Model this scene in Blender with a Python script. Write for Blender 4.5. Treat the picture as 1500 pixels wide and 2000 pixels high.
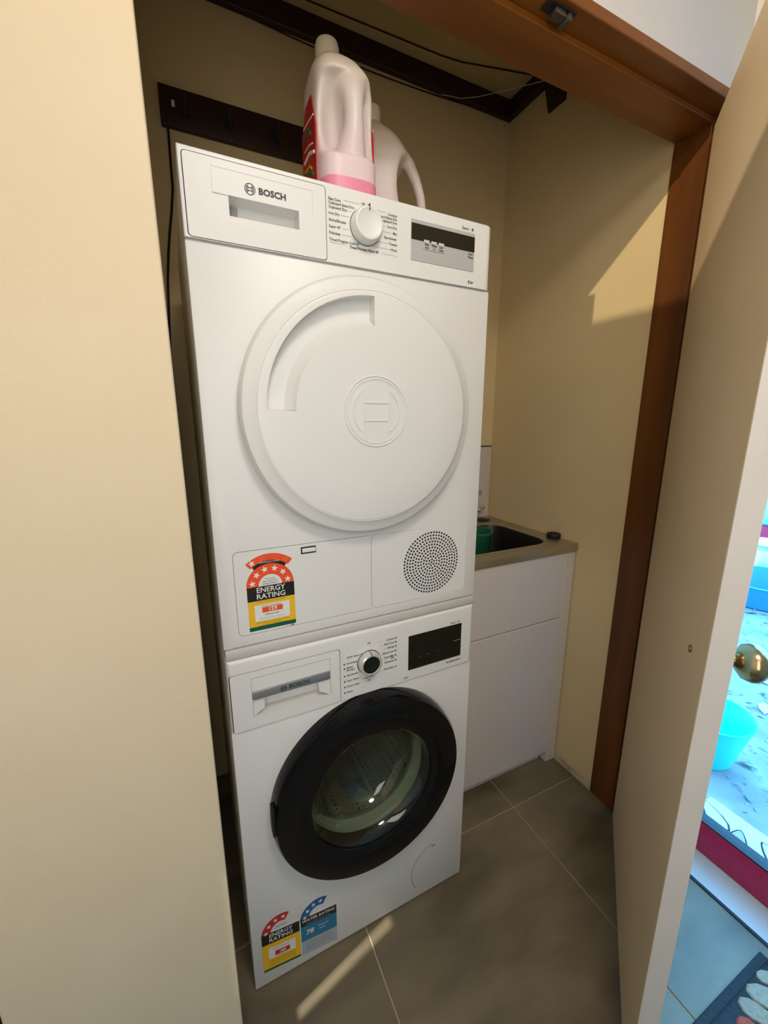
import bpy, bmesh, math, random
from mathutils import Vector, Matrix
random.seed(7)
PI = math.pi
for o in list(bpy.data.objects): bpy.data.objects.remove(o)
S = bpy.context.scene
COL = S.collection

# ------------------------------------------------------------------ camera
cam = bpy.data.cameras.new('camera'); camo = bpy.data.objects.new('camera', cam); COL.objects.link(camo)
F_PX = 786.92
cam.sensor_fit = 'VERTICAL'; cam.sensor_height = 36; cam.lens = F_PX / 2000 * 36; cam.clip_start = .02
yaw, pitch, roll = .442858, .215540, -.000584
cyw, syw = math.cos(yaw), math.sin(yaw)
fw = Vector((syw*math.cos(pitch), cyw*math.cos(pitch), -math.sin(pitch)))
rt = Vector((cyw, -syw, 0)); up = rt.cross(fw)
r2 = math.cos(roll)*rt + math.sin(roll)*up; u2 = -math.sin(roll)*rt + math.cos(roll)*up
M = Matrix((r2, u2, -fw)).transposed().to_4x4(); M.translation = (-.02078, -.76246, 1.33591)
camo.matrix_world = M
S.camera = camo

# ------------------------------------------------------------------ world and exposure
W = bpy.data.worlds.new('sky'); S.world = W; W.use_nodes = True
bg = W.node_tree.nodes['Background']; bg.inputs[0].default_value = (.13, .50, 1.0, 1); bg.inputs[1].default_value = 9.0
S.view_settings.view_transform = 'Standard'; S.view_settings.look = 'None'
S.view_settings.exposure = 0; S.view_settings.gamma = 1; S.view_settings.use_curve_mapping = False

# ------------------------------------------------------------------ lamps of the hall and an added fill panel
def lamp(name, kind, loc, power, color, size=.1, size_y=None, rot=(0, 0, 0)):
    l = bpy.data.lights.new(name, kind); l.energy = power; l.color = color
    if kind == 'AREA':
        l.size = size
        if size_y: l.shape = 'RECTANGLE'; l.size_y = size_y
        else: l.shape = 'DISK'
    else: l.shadow_soft_size = size
    o = bpy.data.objects.new(name, l); o.location = loc; o.rotation_euler = rot; COL.objects.link(o); return o
lamp('hall_ceiling_light', 'AREA', (.25, -.98, 2.45), 10.5, (1, .93, .84), .42)
lamp('hall_fill_light', 'AREA', (-.20, -1.285, 1.52), 6.9, (1, .945, .88), .45, 1.3, (PI/2, 0, 0))  # added soft fill behind the camera, brightens the lower fronts
lamp('far_room_downlight', 'POINT', (-1.5, -.485, 2.41), 700, (1, .94, .85), .006)

# ------------------------------------------------------------------ materials
def srgb(r, g, b):
    f = lambda c: (c/255/12.92) if c/255 <= .04045 else ((c/255+.055)/1.055)**2.4
    return (f(r), f(g), f(b), 1)
def mat(name, col, rough=.5, metal=0, noise=None, bump=None, trans=0, ior=1.45, coat=0, spec=.5, sss=0):
    m = bpy.data.materials.new(name); m.use_nodes = True; nt = m.node_tree; b = nt.nodes['Principled BSDF']
    b.inputs['Base Color'].default_value = col; b.inputs['Roughness'].default_value = rough
    b.inputs['Metallic'].default_value = metal; b.inputs['IOR'].default_value = ior
    b.inputs['Transmission Weight'].default_value = trans; b.inputs['Coat Weight'].default_value = coat
    b.inputs['Specular IOR Level'].default_value = spec
    if sss:
        b.inputs['Subsurface Weight'].default_value = sss; b.inputs['Subsurface Radius'].default_value = (.03, .03, .03)
    tc = nt.nodes.new('ShaderNodeTexCoord')
    if noise:   # (scale, second colour, detail, stretch)
        mp = nt.nodes.new('ShaderNodeMapping'); mp.inputs['Scale'].default_value = noise[3] if len(noise) > 3 else (1, 1, 1)
        n = nt.nodes.new('ShaderNodeTexNoise'); n.inputs['Scale'].default_value = noise[0]; n.inputs['Detail'].default_value = noise[2]
        r = nt.nodes.new('ShaderNodeValToRGB'); r.color_ramp.elements[0].position = .32; r.color_ramp.elements[1].position = .68
        r.color_ramp.elements[0].color = col; r.color_ramp.elements[1].color = noise[1]
        nt.links.new(tc.outputs['Object'], mp.inputs[0]); nt.links.new(mp.outputs[0], n.inputs['Vector'])
        nt.links.new(n.outputs['Fac'], r.inputs[0]); nt.links.new(r.outputs[0], b.inputs['Base Color'])
    if bump:    # (scale, strength)
        n2 = nt.nodes.new('ShaderNodeTexNoise'); n2.inputs['Scale'].default_value = bump[0]; n2.inputs['Detail'].default_value = 3
        bp = nt.nodes.new('ShaderNodeBump'); bp.inputs['Strength'].default_value = bump[1]; bp.inputs['Distance'].default_value = .002
        nt.links.new(tc.outputs['Object'], n2.inputs['Vector']); nt.links.new(n2.outputs['Fac'], bp.inputs['Height'])
        nt.links.new(bp.outputs[0], b.inputs['Normal'])
    return m
def lin(r, g, b): return (r, g, b, 1)
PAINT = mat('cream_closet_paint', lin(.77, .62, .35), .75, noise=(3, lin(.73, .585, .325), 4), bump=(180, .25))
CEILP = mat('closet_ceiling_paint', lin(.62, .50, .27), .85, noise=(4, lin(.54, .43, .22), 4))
HALLW = mat('white_hall_paint', lin(.66, .65, .635), .7, noise=(3, lin(.63, .62, .605), 3), bump=(150, .15))
LEAFP = mat('cream_door_paint', lin(.73, .595, .40), .5, noise=(5, lin(.70, .565, .37), 4), bump=(120, .15))
EDGEP = mat('pale_door_edge_paint', lin(.74, .69, .65), .5, noise=(9, lin(.70, .65, .60), 3))
WOOD = mat('stained_wood_shaded', lin(.17, .056, .008), .38, noise=(14, lin(.085, .026, .004), 6, (1, 1, .09)), bump=(90, .25))  # darker than the header: the open leaf's shade is in the colour
WOODX = mat('stained_wood_header', lin(.25, .085, .010), .38, noise=(14, lin(.13, .038, .006), 6, (.09, 1, 1)), bump=(90, .25))
DARKW = mat('dark_wood_trim', lin(.035, .012, .009), .5, noise=(12, lin(.022, .008, .006), 5, (.1, 1, 1)))
WHITE = mat('white_enamel', lin(.79, .785, .775), .36, noise=(2, lin(.78, .775, .765), 2))
WPLAS = mat('white_plastic', lin(.80, .795, .78), .38)
KITG = mat('pale_grey_plastic', lin(.62, .60, .58), .4)
GAP = mat('dark_gap', lin(.012, .011, .010), .8)
SEAMG = mat('grey_seam', lin(.25, .24, .23), .8)
INK = mat('dark_ink', lin(.06, .06, .065), .6)
INKL = mat('light_ink', lin(.33, .32, .31), .6)
BLACKG = mat('black_gloss_plastic', lin(.005, .005, .006), .13, spec=.3)
BLACKM = mat('black_matt_plastic', lin(.012, .012, .013), .5)
DISPB = mat('dark_display_glass', lin(.008, .009, .007), .12)
DISPG = mat('silver_display_strip', lin(.52, .53, .55), .35, metal=.2)
SILV = mat('silver_strip', lin(.45, .45, .46), .32, metal=.75)
CHROME = mat('chrome', lin(.8, .8, .8), .12, metal=1)
STEEL = mat('brushed_steel', lin(.52, .46, .34), .38, metal=.7, noise=(60, lin(.42, .37, .26), 4, (.1, 1, 1)))
DRUMS = mat('drum_steel', lin(.16, .165, .13), .45, metal=.3)
RUBBER = mat('grey_rubber', lin(.26, .28, .21), .45)
GLASS = mat('clear_glass', lin(.90, .96, .88), .01, trans=1, ior=1.45)
DOORGL = mat('door_pane_glass', lin(1, 1, 1), 0, trans=1, ior=1.1)
CAB = mat('white_gloss_laminate', lin(.74, .70, .68), .22, noise=(2, lin(.72, .68, .66), 2))
TILEW = mat('white_wall_tile', lin(.66, .62, .56), .25)
CREAMSK = mat('cream_skirting', lin(.66, .57, .40), .6, noise=(30, lin(.45, .36, .22), 5))
RED = mat('crimson_frame', lin(.50, .010, .07), .35)
ORANGE = mat('label_orange', lin(.86, .085, .018), .5)
REDL = mat('label_red', lin(.55, .02, .02), .5)
BLACKL = mat('label_black', lin(.010, .010, .010), .5)
YELL = mat('label_yellow', lin(.88, .52, .02), .5)
GREENL = mat('label_green', lin(.0, .10, .055), .5)
BLUEL = mat('label_blue', lin(.015, .12, .36), .5)
BLUEM = mat('label_teal_blue', lin(.02, .19, .33), .5)
GREYL = mat('label_grey', lin(.42, .46, .52), .5)
PAPER = mat('label_white', lin(.80, .80, .78), .5)
STARO = mat('label_pale_orange', lin(.90, .20, .09), .5)
JUG = mat('milky_translucent_plastic', lin(.72, .62, .50), .38, sss=.3)
nt = JUG.node_tree; tc = nt.nodes.new('ShaderNodeTexCoord'); sx = nt.nodes.new('ShaderNodeSeparateXYZ'); rp = nt.nodes.new('ShaderNodeValToRGB')
mm = nt.nodes.new('ShaderNodeMath'); mm.operation = 'MULTIPLY'; mm.inputs[1].default_value = 3.4
rp.color_ramp.elements[0].color = lin(.80, .62, .66); rp.color_ramp.elements[1].color = lin(.66, .55, .40); rp.color_ramp.elements[0].position = .15; rp.color_ramp.elements[1].position = .95
e = rp.color_ramp.elements.new(.6); e.color = lin(.76, .68, .64)
nt.links.new(tc.outputs['Object'], sx.inputs[0]); nt.links.new(sx.outputs[2], mm.inputs[0]); nt.links.new(mm.outputs[0], rp.inputs[0]); nt.links.new(rp.outputs[0], nt.nodes['Principled BSDF'].inputs['Base Color'])
PINK = mat('pink_softener_liquid', lin(.82, .27, .40), .35, sss=.2)
LABELR = mat('red_jug_label', lin(.60, .02, .02), .4, noise=(22, lin(.42, .01, .012), 3))
BRASS = mat('aged_brass', lin(.52, .40, .22), .22, metal=1, noise=(20, lin(.36, .27, .15), 3))
GREENP = mat('green_plastic', lin(.02, .16, .07), .35)
CYANP = mat('cyan_plastic', lin(.02, .72, .80), .35)
BLUEP = mat('blue_plastic', lin(.03, .22, .62), .4)
REDP = mat('crimson_plastic', lin(.60, .02, .06), .4)
SILP = mat('pale_metal', lin(.8, .8, .85), .3, metal=.6)
MATD = mat('dark_mat_rubber', lin(.022, .026, .030), .75, noise=(120, lin(.012, .013, .014), 3))
def fibre(name, c, c2): return mat(name, c, .9, noise=(150, c2, 4), bump=(300, .6))
MBEIGE = fibre('beige_mat_fibre', lin(.42, .36, .26), lin(.33, .28, .20)); MRED = fibre('red_mat_fibre', lin(.52, .09, .05), lin(.40, .06, .04))
MTAN = fibre('tan_mat_fibre', lin(.40, .32, .22), lin(.30, .24, .17)); MPALE = fibre('pale_mat_fibre', lin(.70, .66, .62), lin(.6, .56, .5))
PAVE = mat('outdoor_concrete', lin(.36, .34, .31), .9, noise=(6, lin(.20, .20, .20), 9), bump=(60, .6))
LITTER = mat('dry_litter', lin(.16, .17, .16), .9, noise=(40, lin(.42, .40, .34), 5))
def tilemat():
    m = mat('stone_look_tile', lin(.250, .205, .130), .40, noise=(2.6, lin(.115, .093, .060), 12, (1, 2.6, 1)), bump=(45, .3)); return m
TILE = tilemat()
GROUT = mat('grout', lin(.42, .36, .25), .9)

# ------------------------------------------------------------------ mesh helpers
class MB:
    def __init__(s): s.v = []; s.f = []; s.m = []
    def add(s, vs, fs, mi=0, T=None):
        k = len(s.v)
        s.v += [tuple(T @ Vector(v)) if T else tuple(v) for v in vs]
        s.f += [tuple(i+k for i in f) for f in fs]; s.m += [mi]*len(fs); return s
    def bm(s, b, mi=0, T=None):
        b.verts.index_update(); s.add([v.co.copy() for v in b.verts], [[v.index for v in f.verts] for f in b.faces], mi, T); b.free(); return s
    def box(s, x0, x1, y0, y1, z0, z1, bev=0, seg=2, mi=0, T=None):
        b = bmesh.new(); bmesh.ops.create_cube(b, size=1)
        for v in b.verts: v.co = Vector((x0+(v.co.x+.5)*(x1-x0), y0+(v.co.y+.5)*(y1-y0), z0+(v.co.z+.5)*(z1-z0)))
        if bev: bmesh.ops.bevel(b, geom=b.edges[:], offset=bev, segments=seg, profile=.5, affect='EDGES')
        return s.bm(b, mi, T)
    def prism(s, pts, y0, y1, mi=0, T=None):      # outline in XZ, extruded along Y
        n = len(pts)
        vs = [(x, y0, z) for x, z in pts] + [(x, y1, z) for x, z in pts]
        fs = [list(range(n))] + [list(range(2*n-1, n-1, -1))] + [[i, i+n, (i+1) % n+n, (i+1) % n] for i in range(n)]
        b = bmesh.new(); V = [b.verts.new(v) for v in vs]
        for f in fs: b.faces.new([V[i] for i in f])
        bmesh.ops.recalc_face_normals(b, faces=b.faces[:]); return s.bm(b, mi, T)
    def lathe(s, prof, c=(0, 0, 0), axis='y', n=48, mi=0, T=None, a0=0, a1=2*PI):   # prof: (radius, height along axis)
        full = abs(a1-a0-2*PI) < 1e-6; m = n if full else n+1; vs = []; fs = []
        for r, h in prof:
            for i in range(m):
                a = a0+(a1-a0)*i/n; p, q = r*math.cos(a), r*math.sin(a)
                vs.append((c[0]+p, c[1]+h, c[2]+q) if axis == 'y' else (c[0]+p, c[1]+q, c[2]+h) if axis == 'z' else (c[0]+h, c[1]+p, c[2]+q))
        for j in range(len(prof)-1):
            for i in range(n):
                k = (i+1) % m; fs.append([j*m+i, j*m+k, (j+1)*m+k, (j+1)*m+i])
        b = bmesh.new(); V = [b.verts.new(v) for v in vs]
        for f in fs: b.faces.new([V[i] for i in f])
        bmesh.ops.remove_doubles(b, verts=b.verts[:], dist=1e-6)
        if full:
            bmesh.ops.holes_fill(b, edges=[e for e in b.edges if e.is_boundary], sides=0) if s.cap else None
        bmesh.ops.recalc_face_normals(b, faces=b.faces[:]); return s.bm(b, mi, T)
    cap = False
    def tube(s, pts, r, n=8, mi=0, T=None, closed=False):
        P = [Vector(p) for p in pts]; m = len(P); rr = r if isinstance(r, (list, tuple)) else [r]*m; vs = []; fs = []; nrm = None
        for i, p in enumerate(P):
            t = ((P[(i+1) % m]-P[i-1]) if closed else (P[min(i+1, m-1)]-P[max(i-1, 0)])).normalized()
            if nrm is None: nrm = t.orthogonal().normalized()
            nrm = (nrm - t*nrm.dot(t)).normalized(); bn = t.cross(nrm)
            for k in range(n):
                a = 2*PI*k/n; vs.append(p+(nrm*math.cos(a)+bn*math.sin(a))*rr[i])
        for i in range(m if closed else m-1):
            j = (i+1) % m
            for k in range(n): fs.append([i*n+k, i*n+(k+1) % n, j*n+(k+1) % n, j*n+k])
        if not closed: fs += [list(range(n-1, -1, -1)), [(m-1)*n+k for k in range(n)]]
        return s.add(vs, fs, mi, T)
    def loft(s, rings, mi=0, T=None, cap=True):
        n = len(rings[0]); vs = [v for r in rings for v in r]; fs = []
        for j in range(len(rings)-1):
            for i in range(n): fs.append([j*n+i, j*n+(i+1) % n, (j+1)*n+(i+1) % n, (j+1)*n+i])
        if cap: fs += [list(range(n-1, -1, -1)), [(len(rings)-1)*n+i for i in range(n)]]
        return s.add(vs, fs, mi, T)
    def build(s, name, mats, parent=None, ang=35, loc=None):
        me = bpy.data.meshes.new(name); me.from_pydata(s.v, [], s.f); me.update()
        for m in (mats if isinstance(mats, (list, tuple)) else [mats]): me.materials.append(m)
        me.polygons.foreach_set('material_index', s.m); 
        me.polygons.foreach_set('use_smooth', [True]*len(me.polygons)); me.set_sharp_from_angle(angle=math.radians(ang))
        o = bpy.data.objects.new(name, me); COL.objects.link(o)
        if parent: o.parent = parent
        if loc: o.location = loc
        return o
def thing(name, label, cat, loc=(0, 0, 0), rz=0, group=None):
    o = bpy.data.objects.new(name, None); o.empty_display_size = .05; COL.objects.link(o); o.location = loc; o.rotation_euler = (0, 0, rz)
    o['label'] = label; o['category'] = cat
    if group: o['group'] = group
    return o
def tag(o, label, cat, group=None):
    o['label'] = label; o['category'] = cat
    if group: o['group'] = group
    return o
def struct(o, label=None, cat=None):
    o['kind'] = 'structure'
    if label: o['label'] = label
    if cat: o['category'] = cat
    return o
def stuff(o): o['kind'] = 'stuff'; return o
def cut(o, *cutters):
    dg = bpy.context.evaluated_depsgraph_get(); tmp = []
    for mb in cutters:
        c = mb.build('cutter', GAP); tmp.append(c)
        md = o.modifiers.new('b', 'BOOLEAN'); md.operation = 'DIFFERENCE'; md.solver = 'EXACT'; md.object = c; md.material_mode = 'INDEX'
    par = o.parent
    bpy.context.view_layer.update(); dg = bpy.context.evaluated_depsgraph_get()
    me = bpy.data.meshes.new_from_object(o.evaluated_get(dg)); o.modifiers.clear(); o.data = me
    me.set_sharp_from_angle(angle=math.radians(35))
    for c in tmp: bpy.data.objects.remove(c)
    return o
def rrect(x0, x1, z0, z1, r, n=5):
    P = []
    for cx, cz, a in ((x1-r, z1-r, 0), (x0+r, z1-r, 90), (x0+r, z0+r, 180), (x1-r, z0+r, 270)):
        for i in range(n+1):
            t = math.radians(a+90*i/n); P.append((cx+r*math.cos(t), cz+r*math.sin(t)))
    return P
def text(mb, s, x, z, size, y=-.0004, align='LEFT', mi=0, bold=0, sx=1, rot=0, shear=0):
    cu = bpy.data.curves.new('t', 'FONT'); cu.body = s; cu.size = size; cu.align_x = align; cu.resolution_u = 2; cu.offset = bold; cu.shear = shear; cu.align_y = 'CENTER'
    o = bpy.data.objects.new('t', cu); COL.objects.link(o)
    me = bpy.data.meshes.new_from_object(o.evaluated_get(bpy.context.evaluated_depsgraph_get()))
    c, sn = math.cos(rot), math.sin(rot)
    mb.add([(x+(v.co.x*sx*c-v.co.y*sn), y, z+(v.co.x*sx*sn+v.co.y*c)) for v in me.vertices], [list(p.vertices) for p in me.polygons], mi)
    bpy.data.objects.remove(o); bpy.data.curves.remove(cu); bpy.data.meshes.remove(me)
def flat(mb, pts, y, mi=0):
    mb.add([(p[0], y, p[1]) for p in pts], [list(range(len(pts)))], mi)
def arcband(mb, cx, cz, r0, r1, a0, a1, y, mi=0, n=20):
    vs = []; fs = []
    for i in range(n+1):
        a = math.radians(a0+(a1-a0)*i/n)
        vs += [(cx+r0*math.cos(a), y, cz+r0*math.sin(a)), (cx+r1*math.cos(a), y, cz+r1*math.sin(a))]
    for i in range(n): fs.append([2*i, 2*i+1, 2*i+3, 2*i+2])
    mb.add(vs, fs, mi)
def star(mb, cx, cz, r, y, mi=0, rot=0, inner=.42):
    P = []
    for i in range(10):
        a = PI/2+rot+i*PI/5; q = r if i % 2 == 0 else r*inner; P.append((cx+q*math.cos(a), cz+q*math.sin(a)))
    vs = [(cx, y, cz)]+[(p[0], y, p[1]) for p in P]; mb.add(vs, [[0, i+1, (i+1) % 10+1] for i in range(10)], mi)
def ring(mb, cx, cz, r, w, y0, y1, n=64, mi=0, a0=0, a1=2*PI):   # raised ring
    mb.lathe([(r-w/2, y1), (r-w/4, y0), (r+w/4, y0), (r+w/2, y1)], (cx, 0, cz), 'y', n, mi, a0=a0, a1=a1)

# ------------------------------------------------------------------ setting: closet and hall
XR, YB, ZC, ZH = 1.209, .695, 2.53, 2.055        # closet right wall, back wall, ceiling, head of the opening
XL = -.075; HXL = -.75; HXR = 1.235; HYB = -1.30; HZ = 2.50
floor = struct(MB().box(-3.4, 1.30, -2.2, .8, -.06, -.003).build('floor', GROUT), 'floor of square grey brown stone look tiles with pale joints', 'floor')
def tilegrid():
    T = .613; g = .0045; first = None
    for i in range(-4, 2):
        for j in range(-3, 2):
            x0 = .902+i*T; y0 = .1065+j*T
            x1, y1 = x0+T, y0+T
            x0c, x1c, y0c, y1c = x0+g/2, min(x1-g/2, 1.222), y0+g/2, min(y1-g/2, .79)
            if x1c-x0c < .05 or y1c-y0c < .05: continue
            if x1c > XR+.012 and y1c > -.09 and y0c >= -.09: x1c = XR
            MB().box(x0c, x1c, y0c, y1c, -.01, 0, .0012, 1).build('tile', TILE, floor)
tilegrid()
wb = struct(MB().box(XL-.1, XR+.1, YB, YB+.1, 0, ZC+.1).build('wall_back', PAINT), 'cream back wall of the laundry closet', 'wall')
wr = struct(MB().box(XR, XR+.10, -.055, YB, 0, ZC+.1).build('wall_right', PAINT), 'cream right side wall of the laundry closet', 'wall')
struct(MB().box(XL-.33, XL, -.055, YB, 0, ZC+.1).build('wall_left', PAINT))  # unseen wall, set close and thick to darken the gap beside the machines
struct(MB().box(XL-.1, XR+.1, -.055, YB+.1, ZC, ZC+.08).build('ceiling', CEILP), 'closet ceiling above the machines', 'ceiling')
# wall above the opening, hall walls
wf = MB(); wf.box(HXL, HXR+.1, -.096, -.004, 2.088, HZ+.1); wf.box(HXL, -.40, -.096, -.004, 0, 2.088); wf.box(1.243, HXR+.1, -.096, -.056, 0, 2.088)
struct(wf.build('wall_front', HALLW), 'white hall wall above the wooden door head', 'wall')
we = MB(); we.box(HXR, HXR+.1, HYB, -.096, 2.12, HZ+.1); we.box(HXR, HXR+.1, -.128, -.096, 0, 2.12); we.box(HXR, HXR+.1, HYB, -1.12, 0, 2.12)
struct(we.build('wall_hall_right', HALLW), 'white hall wall above the glass door', 'wall')
struct(MB().box(HXL, HXR+.1, HYB-.1, HYB, 0, HZ+.1).build('wall_hall_back', mat('bounce_hall_paint', lin(.42, .36, .27), .8)))  # unseen wall, its brown tone set to control bounced light
# added unseen partition: its fanlight and slot shape the downlight from the room behind
wl = MB(); t = .05
wl.box(HXL-t, HXL, HYB, -.096, 2.46, HZ+.1)
wl.box(HXL-t, HXL, HYB, -1.0, 0, 2.46); wl.box(HXL-t, HXL, -.20, -.096, 0, 2.46)
struct(wl.build('light_mask_wall', HALLW))
struct(MB().box(-3.3, HXL-t, -2.1, -2.0, 0, 2.6).build('wall_far_front', HALLW)); struct(MB().box(-3.3, HXL-t, .7, .8, 0, 2.6).build('wall_far_back', HALLW))
struct(MB().box(-3.4, -3.3, -2.1, .8, 0, 2.6).build('wall_far_left', HALLW))
wx = MB(); wx.box(HXL-t, HXL, -2.0, HYB, 0, 2.6); wx.box(HXL-t, HXL, -.004, .7, 0, 2.6); wx.box(HXL-t, HXL, -.096, -.004, 0, 2.6)
struct(wx.build('wall_partition', HALLW))
struct(MB().box(-3.4, HXR+.1, -2.1, -.004, HZ+.02, HZ+.1).build('ceiling_hall', HALLW)); struct(MB().box(-3.4, HXL, -.004, .8, HZ+.02, HZ+.1).build('ceiling_far_room', HALLW))
d3 = struct(MB().box(HXL-.020, HXL-.004, -.995, -.205, .008, 2.165).build('light_mask_leaf', LEAFP))  # unseen leaf, added to mask the downlight
cut(d3, MB().box(HXL-.06, HXL+.02, -.302, -.2885, 1.275, 1.462))      # slot in the added leaf, lets through the light streak on the floor
struct(MB().box(HXL-t, HXL, -1.0, -.20, 2.170, 2.203, .002, 1).build('light_mask_rail', WOODX))  # added rail, bounds the light patch on the closet wall
TINT = bpy.data.materials.new('light_dimming_glass'); TINT.use_nodes = True; nt = TINT.node_tree
tb = nt.nodes.new('ShaderNodeBsdfTransparent'); tb.inputs[0].default_value = (.46, .43, .37, 1); nt.links.new(tb.outputs[0], nt.nodes['Material Output'].inputs[0])
struct(MB().box(HXL-.030, HXL-.026, -1.0, -.20, 2.203, 2.46).build('light_dimming_pane', TINT))  # added tinted pane, dims the light passing above the leaf
# wooden frame of the opening
hd = MB(); hd.box(-.38, XR+.034, -.100, .034, 2.067, 2.088, .0015, 1); hd.box(-.38, XR, -.055, .034, ZH, 2.067, .0015, 1)
struct(hd.build('trim_1', WOODX), 'stained wooden door head across the closet opening', 'door frame')
jb = MB(); jb.box(XR-.002, XR+.034, -.100, -.055, 0, 2.067, .001, 1); jb.box(XR-.006, XR+.034, -.055, .034, 0, ZH, .0015, 1)
struct(jb.build('trim_2', WOOD), 'stained wooden door jamb beside the open door', 'door frame')
jl = MB(); jl.box(-.40, -.38, -.100, .034, 0, 2.088, .001, 1)
struct(jl.build('trim_3', WOOD))
ct = thing('roller_catch', 'small dark metal roller catch under the wooden door head', 'catch', (.655, -.078, 2.067))
MB().box(-.034, .034, -.012, .012, -.0025, 0, .001, 1).build('plate', BLACKM, ct)
mb = MB(); mb.box(-.014, .012, -.009, .009, -.012, -.002, .002, 2); mb.lathe([(0, -.011), (.006, -.011), (.006, .011), (0, .011)], (.018, 0, -.010), 'y', 12); mb.build('roller', mat('dark_catch_metal', lin(.10, .09, .07), .4, metal=.6), ct)
# cornice and rail
struct(MB().box(XL, XR, YB-.022, YB, 2.470, ZC, .002, 1).build('trim_4', DARKW), 'dark wooden cornice strip along the closet back wall', 'cornice')
struct(MB().box(XR-.022, XR, .034, YB-.022, 2.470, ZC, .002, 1).build('trim_5', DARKW), 'dark wooden cornice strip along the closet right wall', 'cornice')
br = thing('wooden_bracket', 'small dark wooden bracket block under the cornice on the right wall', 'bracket', (XR, .455, 2.43))
MB().prism([(-.035, .036), (0, .036), (0, -.045), (-.008, -.045)], -.035, .035).build('bracket_body', DARKW, br, loc=(0, 0, 0))
rl = thing('coat_rail', 'dark wooden coat rail on the closet back wall behind the softener jug', 'coat rail', (0, YB, 2.187))
MB().box(-.012, .47, -.02, 0, -.047, .047, .003, 2).build('rail_board', DARKW, rl)
for hx in (.050, .165, .30):
    h = MB(); h.box(hx-.011, hx+.011, -.024, -.020, -.024, .018, .002, 1)
    h.tube([(hx, -.024, .006), (hx, -.045, .0), (hx, -.056, .004), (hx, -.060, .012)], .0040, 8)
    h.tube([(hx, -.024, -.008), (hx, -.040, -.018), (hx, -.050, -.010), (hx, -.052, .002)], .0045, 8)
    h.build('hook', BLACKM, rl)
MB().box(.018, .026, -.0225, -.0195, -.002, .014, .001, 1).build('price_sticker', PAPER, rl)['label'] = 'tiny white sticker on dark rail'
cr = [(.004, .005, 2.14), (.001, .004, 1.99), (-.008, .002, 1.93), (-.017, .0, 1.883), (-.027, .0, 1.82), (-.036, .0, 1.75), (-.05, -.01, 1.55), (-.05, -.02, 1.0), (-.05, -.02, .30)]
tag(MB().tube([(x, YB-.012+y*.3, z) for x, y, z in cr], .0035, 8).build('power_cord', BLACKM), 'thin black cord hanging down the wall left of the dryer', 'cord')
cc = [(.03+i*.065, YB-.026, 2.470-.030*math.sin(PI*min(1, (i/18)))) for i in range(19)]
tag(MB().tube(cc, .0022, 6).build('ceiling_wire', BLACKM), 'thin dark wire sagging below the back cornice', 'wire')
tag(MB().tube([(-.07, .655, ZC-.003), (.2, .645, ZC-.002), (.45, .640, ZC-.002), (.845, .626, ZC-.003), (.925, .618, ZC-.002), (1.18, .553, ZC-.003)], .0022, 6).build('ceiling_cable', DARKW), 'thin dark cable running along the closet ceiling', 'cable')
tag(MB().tube([(.88, YB-.03, 2.452), (.96, YB-.03, 2.463), (1.03, YB-.035, 2.485), (1.08, .60, 2.478), (XR-.04, .48, 2.462)], .0012, 5).build('cobweb_thread', KITG), 'pale cobweb thread hanging across the cornice corner', 'cobweb')
struct(MB().box(XR-.007, XR, .034, YB, 0, .036, .002, 1).build('baseboard_right', CREAMSK), 'low cream skirting strip along the right closet wall', 'skirting')
# splashback tiles above the tub
tl = MB().box(XR-.010-.19, XR-.010, YB-.008, YB, .905, 1.236, .0015, 1)
o = tl.build('tile', TILEW, wb)
for k in range(1, 4): o = MB().box(XR-.010-.19-.193*k, XR-.013-.193*k, YB-.008, YB, .905, 1.236, .0015, 1).build('tile', TILEW, wb)
struct(MB().box(XR-.010-.772, XR-.008, YB-.009, YB, 1.236, 1.240).build('trim_6', DARKW), 'thin brown strip on top of the splashback tile', 'trim')

# ------------------------------------------------------------------ closet doors
dl = MB().box(-.375, -.034, -.097, -.061, .012, 2.052, .0015, 1)
dl = struct(dl.build('door_1', LEAFP), 'cream flush door leaf standing shut at the left of the machines', 'door')
ANG = .655; HP = Vector((1.178, -.075, 0)); DD = Vector((-math.cos(ANG), -math.sin(ANG), 0)); NN = Vector((math.sin(ANG), -math.cos(ANG), 0))
dr = bpy.data.objects.new('door_2', None); COL.objects.link(dr); dr.location = HP; dr.rotation_euler = (0, 0, PI+ANG)
struct(dr, 'cream closet door swung open at the right, seen along its inner face', 'door')
# local x runs from the hinge to the free edge, local +y points to the hall side (NN)
DW, DT = .66, .032
def chk(v): return v
MB().box(0, DW-.0012, 0, DT, .012, 2.030, .001, 1).build('door_leaf', LEAFP, dr)
MB().box(DW-.0012, DW, .0005, DT-.0005, .012, 2.030).build('edge_strip', EDGEP, dr)['label'] = 'pale painted free edge of door'
st = MB(); st.lathe([(0, -.004), (.004, -.004), (.0065, -.002), (.0065, .001)], (.570, 0, .957), 'y', 20); st.build('brass_stud', BRASS, dr)
kn = MB(); kn.lathe([(.028, DT), (.030, DT+.003), (.026, DT+.008), (.013, DT+.014), (.011, DT+.020), (.018, DT+.024), (.027, DT+.031), (.0310, DT+.043), (.0300, DT+.051), (.024, DT+.058), (.0, DT+.060)], (.588, 0, .962), 'y', 40)
kn = kn.build('door_knob', BRASS, dr)
ks = MB(); ks.box(.5865, .5895, DT+.0590, DT+.061, .957, .967); ks.build('knob_slot', BLACKM, kn)
for z in (.25, 1.05, 1.80):
    h = MB(); h.lathe([(0, 0), (.006, 0), (.006, .09), (0, .09)], (-.004, DT*.5+.004, z), 'z', 10); h.build('hinge', BRASS, dr)

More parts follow.
